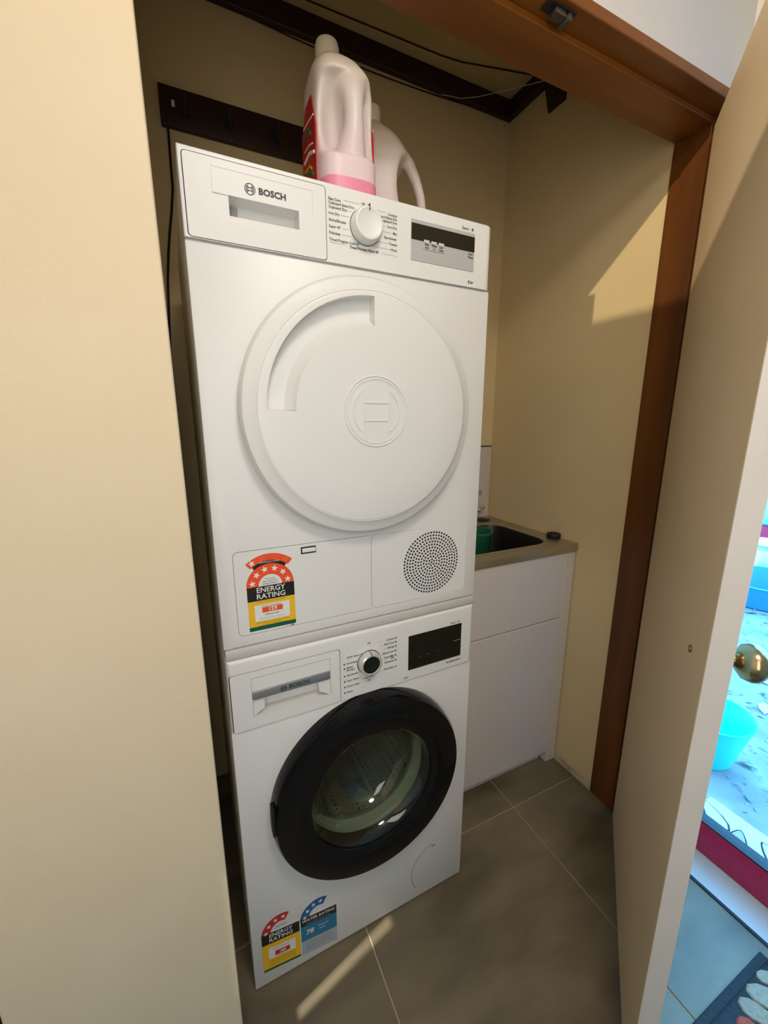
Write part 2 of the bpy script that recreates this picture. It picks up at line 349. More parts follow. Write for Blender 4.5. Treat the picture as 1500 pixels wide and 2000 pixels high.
# ------------------------------------------------------------------ exterior glass door
gd = bpy.data.objects.new('door_4', None); COL.objects.link(gd); gd.location = (1.325, 0, 0)
struct(gd, 'crimson framed glass door at the end of the hall beyond the open closet door', 'door')
Y0, Y1 = -1.12, -.130
MB().box(0, .045, Y0, Y1, .004, .108, .003, 2).build('bottom_rail', RED, gd)
MB().box(0, .045, Y0, Y1, 2.02, 2.12, .003, 2).build('top_rail', RED, gd)
for a, b in ((Y1-.06, Y1), (Y0, Y0+.06)): MB().box(0, .045, a, b, .108, 2.02, .003, 2).build('stile', RED, gd)
MB().box(.002, .040, Y0+.06, Y1-.06, .108, .113).build('gasket', BLACKM, gd)
MB().box(.020, .024, Y0+.06, Y1-.06, .108, 2.02).build('glass_pane', DOORGL, gd)
SILL = mat('door_sill', lin(.62, .62, .62), .5)
sl = MB(); sl.box(1.228, 1.375, -1.15, -.10, -.03, .001, .001, 1)
struct(sl.build('trim_8', SILL), 'pale sill under the crimson glass door', 'door sill')
struct(MB().box(1.2185, 1.2275, -1.15, -.097, -.01, .0035).build('trim_9', BLACKM), 'thin dark threshold line on the floor before the glass door', 'threshold')

# ------------------------------------------------------------------ outdoors
struct(MB().box(1.375, 14, -9, 12, -.12, -.004).build('ground_outside', PAVE), 'pale concrete ground outside the glass door', 'ground')
lt = MB()
for i in range(1500):
    a = random.random(); x = random.uniform(1.62, 4.6); y = -.30+(x-1.7)*.36+random.gauss(0, .30); s = random.uniform(.004, .02)*(1 if random.random() < .85 else 2.2); r = random.uniform(0, PI)
    if x < 1.85 and random.random() < .5: continue
    c, sn = math.cos(r), math.sin(r); z = random.uniform(-.003, .008)
    P = [(-s, 0, 0), (0, s*.35, .3*s), (s, 0, 0), (0, -s*.35, .1*s)]
    lt.add([(x+p[0]*c-p[1]*sn, y+p[0]*sn+p[1]*c, z+p[2]) for p in P], [[0, 1, 2, 3]])
o = lt.build('leaf_litter', LITTER); tag(o, 'scattered dry leaves and twigs on the concrete outside', 'leaves'); o['kind'] = 'stuff'
for x, y, s, r, nm in ((2.20, -.20, .05, 2.2, 'nearest'), (2.35, -.02, .055, .4, 'middle one'), (2.62, .12, .07, 1.2, 'farthest')):
    m = MB(); c, sn = math.cos(r), math.sin(r); pts = [(-1, 0), (-.5, .35), (.2, .42), (1, 0), (.3, -.4), (-.5, -.3)]
    vs = [(x+s*(p*c-q*sn), y+s*(p*sn+q*c), .004+.012*abs(q)) for p, q in pts]+[(x+s*(p*c-q*sn), y+s*(p*sn+q*c), .001+.012*abs(q)) for p, q in pts]
    m.add(vs, [list(range(6)), list(range(11, 5, -1))]+[[k, (k+1) % 6, (k+1) % 6+6, k+6] for k in range(6)])
    tag(m.build('dry_leaf', MPALE), nm+' of the three large pale fallen leaves on the concrete outside', 'leaf', 'large fallen leaves outside')
def lathe_thing(name, label, cat, loc, prof, m, n=40):
    b = MB(); b.lathe(prof, (0, 0, 0), 'z', n); o = b.build(name, m, loc=loc); return tag(o, label, cat)
bk = thing('bucket', 'bright cyan plastic bucket on the concrete outside the glass door', 'bucket', (1.785, -.045, -.004))
b = MB(); b.lathe([(0, 0), (.085, 0), (.092, .01), (.135, .19), (.142, .196), (.144, .204), (.139, .207), (.130, .198), (.086, .014), (0, .012)], (0, 0, 0), 'z', 40); b.build('bucket_body', CYANP, bk)
b = MB(); b.tube([(.143*math.cos(t), .143*math.sin(t), .19-.05*math.sin(t)) for t in [PI*i/16 for i in range(17)]], .003, 6); b.build('bucket_handle', SILP, bk)
lathe_thing('round_tub', 'shallow blue plastic tub standing far out on the concrete', 'tub', (3.86, .63, -.004), [(0, 0), (.24, 0), (.26, .01), (.31, .17), (.325, .18), (.31, .185), (.25, .02), (0, .015)], BLUEP)
cr = thing('storage_crate', 'crimson plastic crate standing farthest out on the concrete', 'crate', (5.35, 1.12, -.004), .35)
b = MB(); b.box(-.30, .30, -.25, .25, 0, .36, .02, 2); b.build('crate_body', REDP, cr)
b = MB(); b.box(-.31, .31, -.26, .26, .36, .375, .004, 2); b.build('crate_lid', BLUEP, cr)['label'] = 'dark blue lid'
wc = thing('watering_can', 'pale metal watering can standing between the blue tub and the crimson crate', 'watering can', (4.50, .86, -.004), .3)
b = MB(); b.lathe([(0, 0), (.12, 0), (.135, .02), (.135, .17), (.12, .20), (.09, .215), (.13, .235), (.12, .24), (0, .22)], (0, 0, 0), 'z', 32); b.build('can_body', SILP, wc)
wc.scale = (1.35, 1.35, 1.35)
b = MB(); b.tube([(-.155+.045*math.cos(t), -.10+.02*math.cos(t), .09+.05*math.sin(t)) for t in [2*PI*i/20 for i in range(20)]], .013, 8, closed=True); b.build('can_handle', SILP, wc)
b = MB(); b.tube([(.12, .05, .05), (.2, .08, .12), (.27, .11, .22)], [.02, .015, .012], 8); b.build('spout', SILP, wc)

# door mats
def petal(mb, x, y, l, w, a, z0, h, mi=0, n=12):
    P = []
    for i in range(n):
        t = 2*PI*i/n; u = math.cos(t); v = math.sin(t)*(1-.45*u)
        P.append((x+l*u*math.cos(a)-w*v*math.sin(a), y+l*u*math.sin(a)+w*v*math.cos(a)))
    vs = [(p[0], p[1], z0) for p in P]+[(x+(p[0]-x)*.92, y+(p[1]-y)*.92, z0+h) for p in P]
    mb.add(vs, [[i, (i+1) % n, (i+1) % n+n, i+n] for i in range(n)]+[[i+n for i in range(n)]], mi)
mt = thing('door_mat', 'dark doormat with beige and red leaf shapes on the hall floor', 'doormat', (.885, -.4795-.24, 0))
MB().box(-.30, .30, -.24, .24, 0, .006, .002, 1).build('mat_base', MATD, mt)
mb = MB(); mb.box(-.30, .30, .222, .240, .005, .0085, .0015, 1); mb.box(-.30, .30, -.240, -.222, .005, .0085, .0015, 1); mb.box(-.30, -.282, -.222, .222, .005, .0085, .0015, 1); mb.box(.282, .30, -.222, .222, .005, .0085, .0015, 1)
mb.build('mat_border', MATD, mt)
cols = [MBEIGE, MTAN, MRED, MBEIGE, MTAN, MBEIGE, MRED, MTAN]; k = 0
for cx, cy in ((.185, .01), (.02, .07), (-.20, .12), (.18, -.14), (.0, -.15), (-.19, -.12)):
    for j in range(5):
        a = .5+j*2*PI/5+cx*3
        m = MB(); petal(m, cx+.062*math.cos(a), cy+.062*math.sin(a)*.95, .047, .020, a, .0055, .0035)
        m.build('leaf_motif', cols[k % 8], mt); k += 1
for px, py, a, l, w, mm in ((.160, .180, -1.0, .042, .020, MTAN), (.100, .160, -1.9, .044, .024, MRED), (.222, .176, -.75, .060, .022, MBEIGE), (.262, .200, -.55, .036, .014, MBEIGE), (.040, .180, -1.2, .036, .02, MTAN), (.150, .105, -1.5, .040, .022, MBEIGE)):
    m = MB(); petal(m, px, py, l, w, a, .0055, .0035); m.build('leaf_motif', mm, mt)
m2 = thing('outdoor_mat', 'pale outdoor mat with black outlined leaf print beyond the glass door', 'doormat', (1.485, -.55, -.004))
MB().box(-.095, .095, -.375, .375, 0, .010, .002, 1).build('mat_base', MPALE, m2)
for j in range(9):
    cy = .33-.085*j; m = MB(); petal(m, .0+.02*(-1)**j, cy, .065, .030, .6+(-1)**j*.35, .0095, .002); m.build('leaf_outline', MATD, m2)
    m = MB(); petal(m, .0+.02*(-1)**j, cy, .058, .024, .6+(-1)**j*.35, .011, .0025); m.build('leaf_motif', MBEIGE if j % 2 else MPALE, m2)

# ------------------------------------------------------------------ washer, kit, dryer
TH = .011606; HW, KIT, HD = .8866, .0217, .8330
wa = thing('washing_machine', 'white front loading washing machine with black round door under the dryer', 'washing machine', (0, 0, 0), TH)
MW = .598; HZP = .7249
def logo(mb, cx, cz, r, y0, y1, w, mi=0, n=48, flatmode=False):
    """anchor in a ring: outer circle, two side arcs, two uprights and two cross bars"""
    def bar(x0, x1, z0, z1):
        if flatmode: flat(mb, [(x0, z0), (x1, z0), (x1, z1), (x0, z1)], y0, mi)
        else: mb.box(x0, x1, y0, y1+.001, z0, z1, mi=mi)
    if flatmode: arcband(mb, cx, cz, r-w, r, 0, 360, y0, mi, n)
    else: ring(mb, cx, cz, r-w/2, w, y0, y1, n, mi)
    q = r*.74
    for s in (0, 1):
        a0, a1 = (-50, 50) if s == 0 else (130, 230)
        if flatmode: arcband(mb, cx, cz, q-w, q, a0, a1, y0, mi, 16)
        else: ring(mb, cx, cz, q-w/2, w, y0, y1, 20, mi, math.radians(a0), math.radians(a1))
    u = r*.40; h = r*.60; k = r*.25
    for s in (-1, 1):
        bar(cx+s*u-w/2, cx+s*u+w/2, cz-h, cz+h)
        bar(cx-u+w/2, cx+u-w/2, cz+s*k-w/2, cz+s*k+w/2)
dz0b = .7262
# --- washer body
body = MB().box(0, MW, .004, .56, .018, HW-.004, .004, 2).build('body', WHITE, wa)
c1 = MB(); c1.cap = True; c1.lathe([(.172, -.05), (.172, .42)], (.302, 0, .485), 'y', 64)
cut(body, c1, MB().box(.003, .2345, -.01, .045, dz0b-.02, .856))
fp = MB().box(0, MW, 0, .010, .008, HZP-.001, .003, 2).build('front_panel', WHITE, wa)
c2 = MB(); c2.cap = True; c2.lathe([(.172, -.05), (.172, .05)], (.302, 0, .485), 'y', 64)
c3 = MB(); c3.prism([(.508+.0807*math.cos(t), .0930+.0807*math.sin(t)) for t in [2*PI*i/48 for i in range(48)]], -.02, .004)
cut(fp, c2, c3)
MB().prism([(.508+.0800*math.cos(t), .0930+.0800*math.sin(t)) for t in [2*PI*i/48 for i in range(48)]], .0003, .004).build('filter_cover', WHITE, wa)
m = MB(); arcband(m, .508, .0930, .0796, .0814, 100, 215, -.0002, 0, 24); m.build('cover_seam', SEAMG, wa)
# control panel with rounded top
cp = MB(); b = bmesh.new(); bmesh.ops.create_cube(b, size=1)
for v in b.verts: v.co = Vector(((v.co.x+.5)*MW, -.004+(v.co.y+.5)*.064, HZP+.001+(v.co.z+.5)*(HW-HZP-.001)))
ee = [e for e in b.edges if all(v.co.y < 0 for v in e.verts) and all(v.co.z > .8 for v in e.verts)]
e2 = [e for e in b.edges if all(v.co.y < 0 for v in e.verts) and abs(e.verts[0].co.z-e.verts[1].co.z) > .05]
bmesh.ops.bevel(b, geom=ee+e2, offset=.012, segments=5, profile=.5, affect='EDGES')
cp.bm(b); cpo = cp.build('control_panel', WPLAS, wa)
PY = -.004
dz0, dz1 = .7262, .855
k1 = MB(); k1.prism(rrect(.004, .2335, dz0-.02, dz1, .006), PY-.01, PY+.042)
cut(cpo, k1)
df = MB(); df.prism(rrect(.0056, .2319, dz0, dz1-.0016, .005), PY-.0006, PY+.038)
df = df.build('drawer_front', WPLAS, wa)
k2 = MB(); k2.prism([(.045, .750), (.209, .750), (.184, .765), (.182, .793), (.070, .793), (.068, .765)], PY-.03, PY+.034)
k3 = MB(); k3.prism([(.045, .7505), (.209, .7505), (.209, .806), (.045, .806)], PY-.03, PY+.003)
cut(df, k3, k2)
m = MB(); m.prism([(.0695, .765), (.183, .765), (.183, .785), (.0695, .785)], PY+.0300, PY+.033); m.build('scoop_back', WPLAS, df)
m = MB(); m.box(.0456, .2085, PY-.0035, PY+.010, .7905, .8105, .002, 2); gl = m.build('grip_bar', SILV, df)
m = MB(); logo(m, .107, .8005, .0062, PY-.0040, 0, .0011, flatmode=True); text(m, 'BOSCH', .118, .8005, .0125, PY-.0040, bold=.0005, sx=1.08); stuff(m.build('brand_lettering', INK, df))
m = MB(); m.box(.0446, .2095, PY-.0008, PY-.0002, .8385, .8391); m.box(.0446, .0452, PY-.0008, PY-.0002, .752, .8391); m.box(.2089, .2095, PY-.0008, PY-.0002, .752, .8391); stuff(m.build('relief_outline', SEAMG, df))
# knob
kc = (.302, .805)
kn = MB(); kn.lathe([(.0275, PY), (.0275, PY-.010), (.0262, PY-.0155), (.0225, PY-.0175), (.0205, PY-.0165)], (kc[0], 0, kc[1]), 'y', 48); kn = kn.build('knob', CHROME if False else SILV, wa); 
kn.data.materials[0] = mat('satin_silver', lin(.70, .68, .65), .25, metal=.35)
m = MB(); m.lathe([(.0205, PY-.0165), (.0, PY-.0165)], (kc[0], 0, kc[1]), 'y', 40); m.build('knob_face', DISPB, kn)
m = MB(); m.box(kc[0]-.0006, kc[0]+.0006, PY-.0180, PY-.002, kc[1]+.0205, kc[1]+.0282); m.build('knob_mark', INK, kn)
m = MB(); m.lathe([(.0290, PY-.0003), (.0277, PY-.0006)], (kc[0], 0, kc[1]), 'y', 48); m.build('knob_shadow_ring', GAP, kn)
# display
m = MB(); m.box(.4055, .560, PY-.0012, PY+.002, .7515, .8420, .0006, 1); ds = m.build('display', DISPB, wa)
m = MB()
for x in (.436, .462, .488): text(m, '-:--', x, .783, .006, PY-.0018, 'CENTER')
m.box(.535, .556, PY-.0018, PY-.0014, .7975, .7985); stuff(m.build('display_marks', INKL, ds))
# printing
pr = MB(); yy = PY-.0007
L = [('15/30  Super Quick', .829), ('Automatic', .8145), ('Shirts/', .8035), ('Blouses', .7975), ('Sportswear', .785), ('Dark Wash', .771), ('Drum Clean', .757), ('Rinse', .743)]
for s, z in L:
    text(pr, s, .2475, z, .0062, yy, bold=.00012)
    if s not in ('Blouses', '15/30  Super Quick'): pr.box(.2405, .2440, yy-.0001, yy, z-.0018, z+.0018)
Rr = [('Cottons', .8475), ('Easy-Care', .8375), ('Allergy', .827), ('Mixed Load', .8150), ('Quick/Mix', .8035), ('Silk', .7985), ('Delicates/', .7905), ('Wool', .7845), ('Wool', .7735)]
for s, z in Rr[:7]+[('Rinse/Spin', .7735)]:
    text(pr, s, .3665, z, .0062, yy, 'RIGHT', bold=.00012)
    if s != 'Silk': pr.box(.369, .3725, yy-.0001, yy, z-.0018, z+.0018)
text(pr, 'Off', .302, .8510, .0062, yy, 'CENTER', bold=.0001); text(pr, 'Delicates/', .302, .7655, .0060, yy, 'CENTER', bold=.0001); text(pr, 'Silk', .302, .7580, .0060, yy, 'CENTER', bold=.0001)
text(pr, 'Serie', .540, .8480, .0066, yy, 'RIGHT', bold=.0001); text(pr, '4', .548, .8480, .0070, yy, bold=.0004); pr.box(.543, .5434, yy-.0001, yy, .8445, .8515)
text(pr, '8 kg', .3945, .7335, .0066, yy, bold=.0002); text(pr, 'Eco Silence Drive', .560, .7415, .0062, yy, 'RIGHT', bold=.0002)
stuff(pr.build('printed_labels', INK, wa))
ln = MB()
for z, x in ((.829, .2835), (.8145, .2765), (.785, .280), (.771, .2765), (.743, .288)): ln.box(x, .293 if z > .82 else x+.006, yy-.0001, yy, z-.0002, z+.0002)
for z, x in ((.8475, .324), (.8375, .330), (.827, .338), (.7735, .325)): ln.box(x, x+.012, yy-.0001, yy, z-.0002, z+.0002)
stuff(ln.build('label_lines', INKL, wa))
# washer door
C = (.302, 0, .485)
m = MB(); m.lathe([(.240, .000), (.241, -.008), (.238, -.030), (.233, -.040), (.227, -.0425), (.160, -.0385), (.156, -.036), (.155, -.028), (.150, -.004), (.150, .0), (.24, .0)], C, 'y', 96)
dd = m.build('door', BLACKG, wa); dd['label'] = 'black gloss round door with glass bowl'
m = MB(); m.lathe([(.1545, -.034), (.146, -.030), (.134, -.012), (.128, .012), (.118, .040), (.100, .056), (.06, .066), (0, .069), (0, .0715), (.06, .0685), (.102, .0585), (.1205, .042), (.1305, .014), (.1365, -.010), (.1485, -.0275), (.1545, -.031), (.1545, -.034)], C, 'y', 72)
m.build('glass_bowl', GLASS, dd)
m = MB(); m.box(-.2400+.302, -.2340+.302, -.038, -.012, .47, .54, .002, 1); m.build('door_catch', GAP, dd)
m = MB(); m.lathe([(.171, .004), (.163, -.001), (.160, .006), (.166, .016), (.158, .028), (.147, .034), (.150, .046), (.170, .052)], C, 'y', 72); m.build('door_gasket', RUBBER, wa)
DRM = mat('drum_perforated', lin(.26, .26, .17), .42, metal=.4)
nt = DRM.node_tree; vo = nt.nodes.new('ShaderNodeTexVoronoi'); vo.inputs['Scale'].default_value = 70; vo.inputs['Randomness'].default_value = .15
rp = nt.nodes.new('ShaderNodeValToRGB'); rp.color_ramp.elements[0].position = .22; rp.color_ramp.elements[1].position = .30; rp.color_ramp.elements[0].color = (.02, .02, .02, 1); rp.color_ramp.elements[1].color = lin(.26, .26, .17)
tc = nt.nodes.new('ShaderNodeTexCoord'); nt.links.new(tc.outputs['Object'], vo.inputs['Vector']); nt.links.new(vo.outputs['Distance'], rp.inputs[0]); nt.links.new(rp.outputs[0], nt.nodes['Principled BSDF'].inputs['Base Color'])
m = MB(); m.lathe([(.166, .050), (.167, .060), (.168, .400), (.12, .412), (0, .415)], C, 'y', 72); m.build('drum', DRM, wa)
for k in range(3):
    a = math.radians(35+120*k); m = MB(); T = Matrix.Translation(C) @ Matrix.Rotation(-a, 4, 'Y')
    m.prism([(.166, -.03), (.150, -.018), (.128, 0), (.150, .018), (.166, .03)], .10, .38, T=T); m.build('drum_paddle', DRUMS, wa)
for x in (.05, .55):
    for y in (.06, .50):
        m = MB(); m.lathe([(0, 0), (.02, 0), (.02, .008), (.012, .012), (.012, .02), (0, .02)], (x, y, 0), 'z', 16); m.build('foot', BLACKM, wa)
MB().box(.012, MW-.012, .012, .55, .004, .019).build('plinth', BLACKM, wa)

# --- energy and water labels
def small_text(mb, lines, x, z, size, y, mi, dz, align='CENTER', sx=1):
    for i, s in enumerate(lines): text(mb, s, x, z-i*dz, size, y, align, mi, sx=sx)
def energy_big(par):
    # corners on the front: x .050-.141, z .934-1.095
    x0, x1 = .0505, .1415; cx = .0955; zb = 1.0285; R = .0455; y = -.0006
    e = MB(); 
    P = [(x0-.001, .934), (x1+.001, .934)]+[(cx+(R+.001)*math.cos(math.radians(a)), zb+(R+.001)*math.sin(math.radians(a))) for a in range(0, 181, 6)]
    e.prism(P, y, -.0001)
    e.prism([(cx+.0675*math.cos(math.radians(a)), 1.0265+.0675*math.sin(math.radians(a))) for a in range(48, 133, 4)]+[(cx+.040*math.cos(math.radians(a)), 1.0265+.040*math.sin(math.radians(a))) for a in range(132, 47, -4)], y, -.0001)
    e = e.build('energy_label', PAPER, par); e['label'] = 'orange, black, yellow and green energy rating sticker'
    y -= .0002
    a = MB(); arcband(a, cx, zb, .0225, R, 0, 180, y, 0); arcband(a, cx, 1.0265, .0530, .0665, 48, 132, y, 0); stuff(a.build('orange_arcs', ORANGE, e))
    a = MB(); flat(a, [(.0765, .9845), (.1165, .9845), (.1165, .9735), (.0765, .9735)], y-.0003, 0); a.build('value_box', ORANGE, e)
    a = MB(); arcband(a, cx, 1.0265, .0465, .0530, 52, 128, y-.0001); a.build('black_arc', BLACKL, e)
    a = MB(); flat(a, [(x0, .9995), (x1, .9995), (x1, zb), (x0, zb)], y); a.build('black_band', BLACKL, e)
    a = MB(); flat(a, [(x0, .9460), (x1, .9460), (x1, .9995), (x0, .9995)], y); a.build('yellow_field', YELL, e)
    a = MB(); flat(a, [(x0, .9375), (x1-.0, .9375), (x1, .9460), (x0, .9460)], y); a.build('green_band', GREENL, e)
    a = MB(); flat(a, [(.0625, .9565), (.1300, .9565), (.1300, .9905), (.0625, .9905)], y-.0002)
    for k in range(6):
        t = math.radians(12+31.2*k); star(a, cx+.0345*math.cos(t), zb+.0345*math.sin(t), .0070, y-.0002, 0, t-PI/2)
    star(a, cx+.0598*math.cos(math.radians(123)), 1.0265+.0598*math.sin(math.radians(123)), .0070, y-.0002, 0, .5)
    text(a, 'ENERGY', cx, 1.0205, .0148, y-.0002, 'CENTER', bold=.0002, sx=1.0); text(a, 'RATING', cx, 1.0073, .0148, y-.0002, 'CENTER', bold=.0002, sx=1.05)
    text(a, '159', cx+.001, .9790, .0120, y-.0007, 'CENTER', bold=.0002)
    text(a, 'SUPER EFFICIENCY RATING', cx, 1.0763, .0042, y-.0003, 'CENTER', sx=.75)
    stuff(a.build('white_stars_and_letters', PAPER, e))
    a = MB()
    for k in (102, 80, 58): star(a, cx+.0598*math.cos(math.radians(k)), 1.0265+.0598*math.sin(math.radians(k)), .0070, y-.0002, 0, math.radians(k)-PI/2)
    stuff(a.build('outline_stars', STARO, e))
    a = MB()
    for k in (102, 80, 58): star(a, cx+.0598*math.cos(math.radians(k)), 1.0265+.0598*math.sin(math.radians(k)), .0054, y-.0003, 0, math.radians(k)-PI/2)
    stuff(a.build('outline_star_centres', ORANGE, e))
    a = MB(); small_text(a, ['The more', 'stars the more', 'energy efficient'], cx, 1.0425, .0050, y-.0002, 0, .0048)
    text(a, 'A joint government and industry program', cx, .9965, .0033, y-.0002, 'CENTER'); text(a, 'Energy consumption', cx, .9872, .0045, y-.0004, 'CENTER'); text(a, 'kWh per year', cx, .9690, .0048, y-.0004, 'CENTER', bold=.0001); text(a, 'When tested in accordance with the standard', cx, .9615, .0026, y-.0004, 'CENTER')
    small_text(a, ['Actual energy use and running costs will depend', 'on how you use the appliance', 'Compare models at the energy rating website'], cx, .9535, .0032, y-.0002, 0, .0034)
    text(a, '158', .1370, .9345+.0005, .0050, y-.0002, 'RIGHT', bold=.0002)
    stuff(a.build('label_small_print', INK, e))
    return e
def energy_small(par):
    x0, x1 = .0225, .1115; y = -.0006; cx = .067; zb = .166
    def sh(z, x): return z-(x-x0)*.13      # the sheet is stuck slightly askew
    e = MB(); flat(e, [(x0-.001, .0485), (x1+.001, sh(.0485, x1)), (x1+.001, sh(zb, x1)), (x0-.001, zb)], y); e.prism([(x0-.001, .0485), (x1+.001, sh(.0485, x1)), (x1+.001, sh(zb, x1)+.001), (x0-.001, zb+.001)], y, -.0001)
    arcband(e, cx, zb-.006, .0225, .0455, 58, 183, y)
    e = e.build('energy_label', PAPER, par); e['label'] = 'red, black and yellow energy rating sticker'
    y -= .0002
    a = MB(); arcband(a, cx, zb-.006, .0235, .0448, 60, 182, y); a.build('red_arc', REDL, e)
    a = MB(); flat(a, [(.051, sh(.104, .051)), (.086, sh(.104, .086)), (.086, sh(.090, .086)), (.051, sh(.090, .051))], y-.0003); a.build('value_box', REDL, e)
    a = MB(); flat(a, [(x0, .1325), (x1, sh(.1325, x1)), (x1, sh(.1650, x1)), (x0, .1650)], y-.0001); a.build('black_band', BLACKL, e)
    a = MB(); flat(a, [(x0, .0560), (x1, sh(.0560, x1)), (x1, sh(.1325, x1)), (x0, .1325)], y); a.build('yellow_field', YELL, e)
    a = MB(); flat(a, [(x0, .0495), (x1, sh(.0495, x1)), (x1, sh(.0560, x1)), (x0, .0560)], y); a.build('green_band', GREENL, e)
    a = MB(); flat(a, [(.036, sh(.0850, .036)), (.100, sh(.0850, .100)), (.100, sh(.1190, .100)), (.036, sh(.1190, .036))], y-.0002)
    for k in range(4):
        t = math.radians(170-31*k); star(a, cx+.0342*math.cos(t), zb-.006+.0342*math.sin(t), .0062, y-.0003, 0, t-PI/2)
    rr = math.atan(-.13)
    text(a, 'ENERGY', cx, sh(.1560, cx), .0150, y-.0003, 'CENTER', bold=.0002, rot=rr); text(a, 'RATING', cx, sh(.1420, cx), .0150, y-.0003, 'CENTER', bold=.0002, rot=rr, sx=1.05)
    text(a, '188', .0685, sh(.0970, .0685), .0105, y-.0006, 'CENTER', bold=.0002, rot=rr); stuff(a.build('white_stars_and_letters', PAPER, e))
    a = MB()
    for i, (s, z) in enumerate((('Energy consumption', .1125), ('kWh per year', .0935-.007))): text(a, s, cx, sh(z, cx), .0048, y-.0004, 'CENTER', rot=rr)
    for i in range(3): text(a, 'Compare models at the energy rating site', cx, sh(.078-.006*i, cx), .0038, y-.0003, 'CENTER', rot=rr)
    small_text(a, ['The more stars', 'the more efficient'], cx, .1735, .0040, y-.0003, 0, .005); stuff(a.build('label_small_print', INK, e))
def water_small(par):
    x0, x1 = .1145, .2065; y = -.0006; cx = .160; zb = .150
    def sh(z, x): return z-(x-x0)*.10
    e = MB(); e.prism([(x0-.001, .0330), (x1+.001, sh(.0330, x1)), (x1+.001, sh(zb+.004, x1)), (x0-.001, zb+.004)], y, -.0001); arcband(e, cx, zb-.004, .0230, .0475, 58, 183, y)
    e = e.build('water_label', PAPER, par); e['label'] = 'blue and black water rating sticker'
    y -= .0002
    a = MB(); arcband(a, cx, zb-.004, .0240, .0465, 60, 182, y); a.build('blue_arc', BLUEL, e)
    a = MB(); flat(a, [(x0, .1270), (x1, sh(.1270, x1)), (x1, sh(.1525, x1)), (x0, .1525)], y-.0001); a.build('black_band', BLACKL, e)
    a = MB(); flat(a, [(x0, .0790), (x1, sh(.0790, x1)), (x1, sh(.1270, x1)), (x0, .1270)], y); a.build('teal_field', BLUEM, e)
    a = MB(); flat(a, [(x0, .0340), (x1, sh(.0340, x1)), (x1, sh(.0790, x1)), (x0, .0790)], y); a.build('grey_field', GREYL, e)
    rr = math.atan(-.10); a = MB()
    for k in range(4):
        t = math.radians(170-30*k); star(a, cx+.0352*math.cos(t), zb-.004+.0352*math.sin(t), .0066, y-.0003, 0, t-PI/2)
    text(a, 'WATER RATING', cx, sh(.1425, cx), .0130, y-.0003, 'CENTER', bold=.0002, sx=.88, rot=rr); text(a, '78', .137, sh(.1035, .137), .0200, y-.0003, 'CENTER', bold=.0005, rot=rr)
    text(a, 'litres per', .172, sh(.1100, .172), .0075, y-.0003, 'CENTER', rot=rr); text(a, 'wash', .168, sh(.1000, .168), .0075, y-.0003, 'CENTER', rot=rr); text(a, 'A joint government and industry program', cx, sh(.1315, cx), .0038, y-.0003, 'CENTER', rot=rr); stuff(a.build('white_stars_and_letters', PAPER, e))
    a = MB()
    for i in range(4): text(a, 'When tested in accordance with the', cx, sh(.0700-.0075*i, cx), .0046, y-.0003, 'CENTER', rot=rr)
    stuff(a.build('label_small_print', INK, e))
m = MB(); text(m, 'xxx', .492, .166, .0085, -.0006, bold=.0003, rot=0); stuff(m.build('flap_mark', INK, wa))
energy_small(wa); water_small(wa)

# --- stacking kit
sk = thing('stacking_frame', 'pale grey stacking frame between washer and dryer', 'stacking frame', (0, 0, 0), TH)
m = MB(); m.box(.002, MW-.002, -.003, .018, HW+.0006, HW+KIT-.0006, .003, 2); m.build('front_strip', KITG, sk)
m = MB(); m.box(.002, .03, .018, .55, HW+.0006, HW+KIT-.0006, .001, 1); m.box(MW-.03, MW-.002, .018, .55, HW+.0006, HW+KIT-.0006, .001, 1); m.box(.03, MW-.03, .5, .55, HW+.0006, HW+KIT-.0006, .001, 1); m.build('side_rails', KITG, sk)

# --- dryer
ZD = HW+KIT; ZT = ZD+HD; ZP = 1.6172
dy = thing('tumble_dryer', 'white tumble dryer with solid white round door stacked on top', 'tumble dryer', (0, 0, 0), TH)
cut(MB().box(0, MW, .004, .58, ZD+.001, ZT-.0005, .004, 2).build('body', WHITE, dy), MB().box(.005, .230, -.01, .045, 1.618, 1.735))
fp = MB().box(0, MW, 0, .010, ZD+.001, ZP-.001, .003, 2).build('front_panel', WHITE, dy)
lz0, lz1 = .9315, 1.1030
cut(fp, MB().prism(rrect(.0295, .5660, lz0, lz1, .010), -.01, .006))
def flap(name, pts): return MB().prism(pts, -.0004, .006).build(name, WHITE, dy)
f1 = flap('filter_flap', [(x, z) for x, z in rrect(.0307, .3113, lz0+.0012, lz1-.0012, .009)])
f2 = flap('vent_panel', rrect(.3127, .5648, lz0+.0012, lz1-.0012, .009))
cut(f1, MB().box(.1585, .1890, -.01, .0040, 1.0820, 1.0960))
MB().box(.1583, .1892, -.0008, -.0003, 1.0818, 1.0962).build('latch_recess', GAP, f1)
MB().box(.1608, .1885, -.0022, .003, 1.0845, 1.0932, .001, 1).build('latch_tab', WPLAS, f1)
vh = MB(); vc = (.467, 1.0170)
for k in range(11):
    nn = 1 if k == 0 else 6*k; rr = .0073*k
    for i in range(nn):
        a = 2*PI*i/nn+k*.35; x, z = vc[0]+rr*math.cos(a), vc[1]+rr*math.sin(a)
        vh.add([(x+.0026*math.cos(PI/4*j), -.0006, z+.0026*math.sin(PI/4*j)) for j in range(8)], [list(range(8))])
o = vh.build('vent_holes', GAP, f2); o['kind'] = 'stuff'
energy_big(dy)
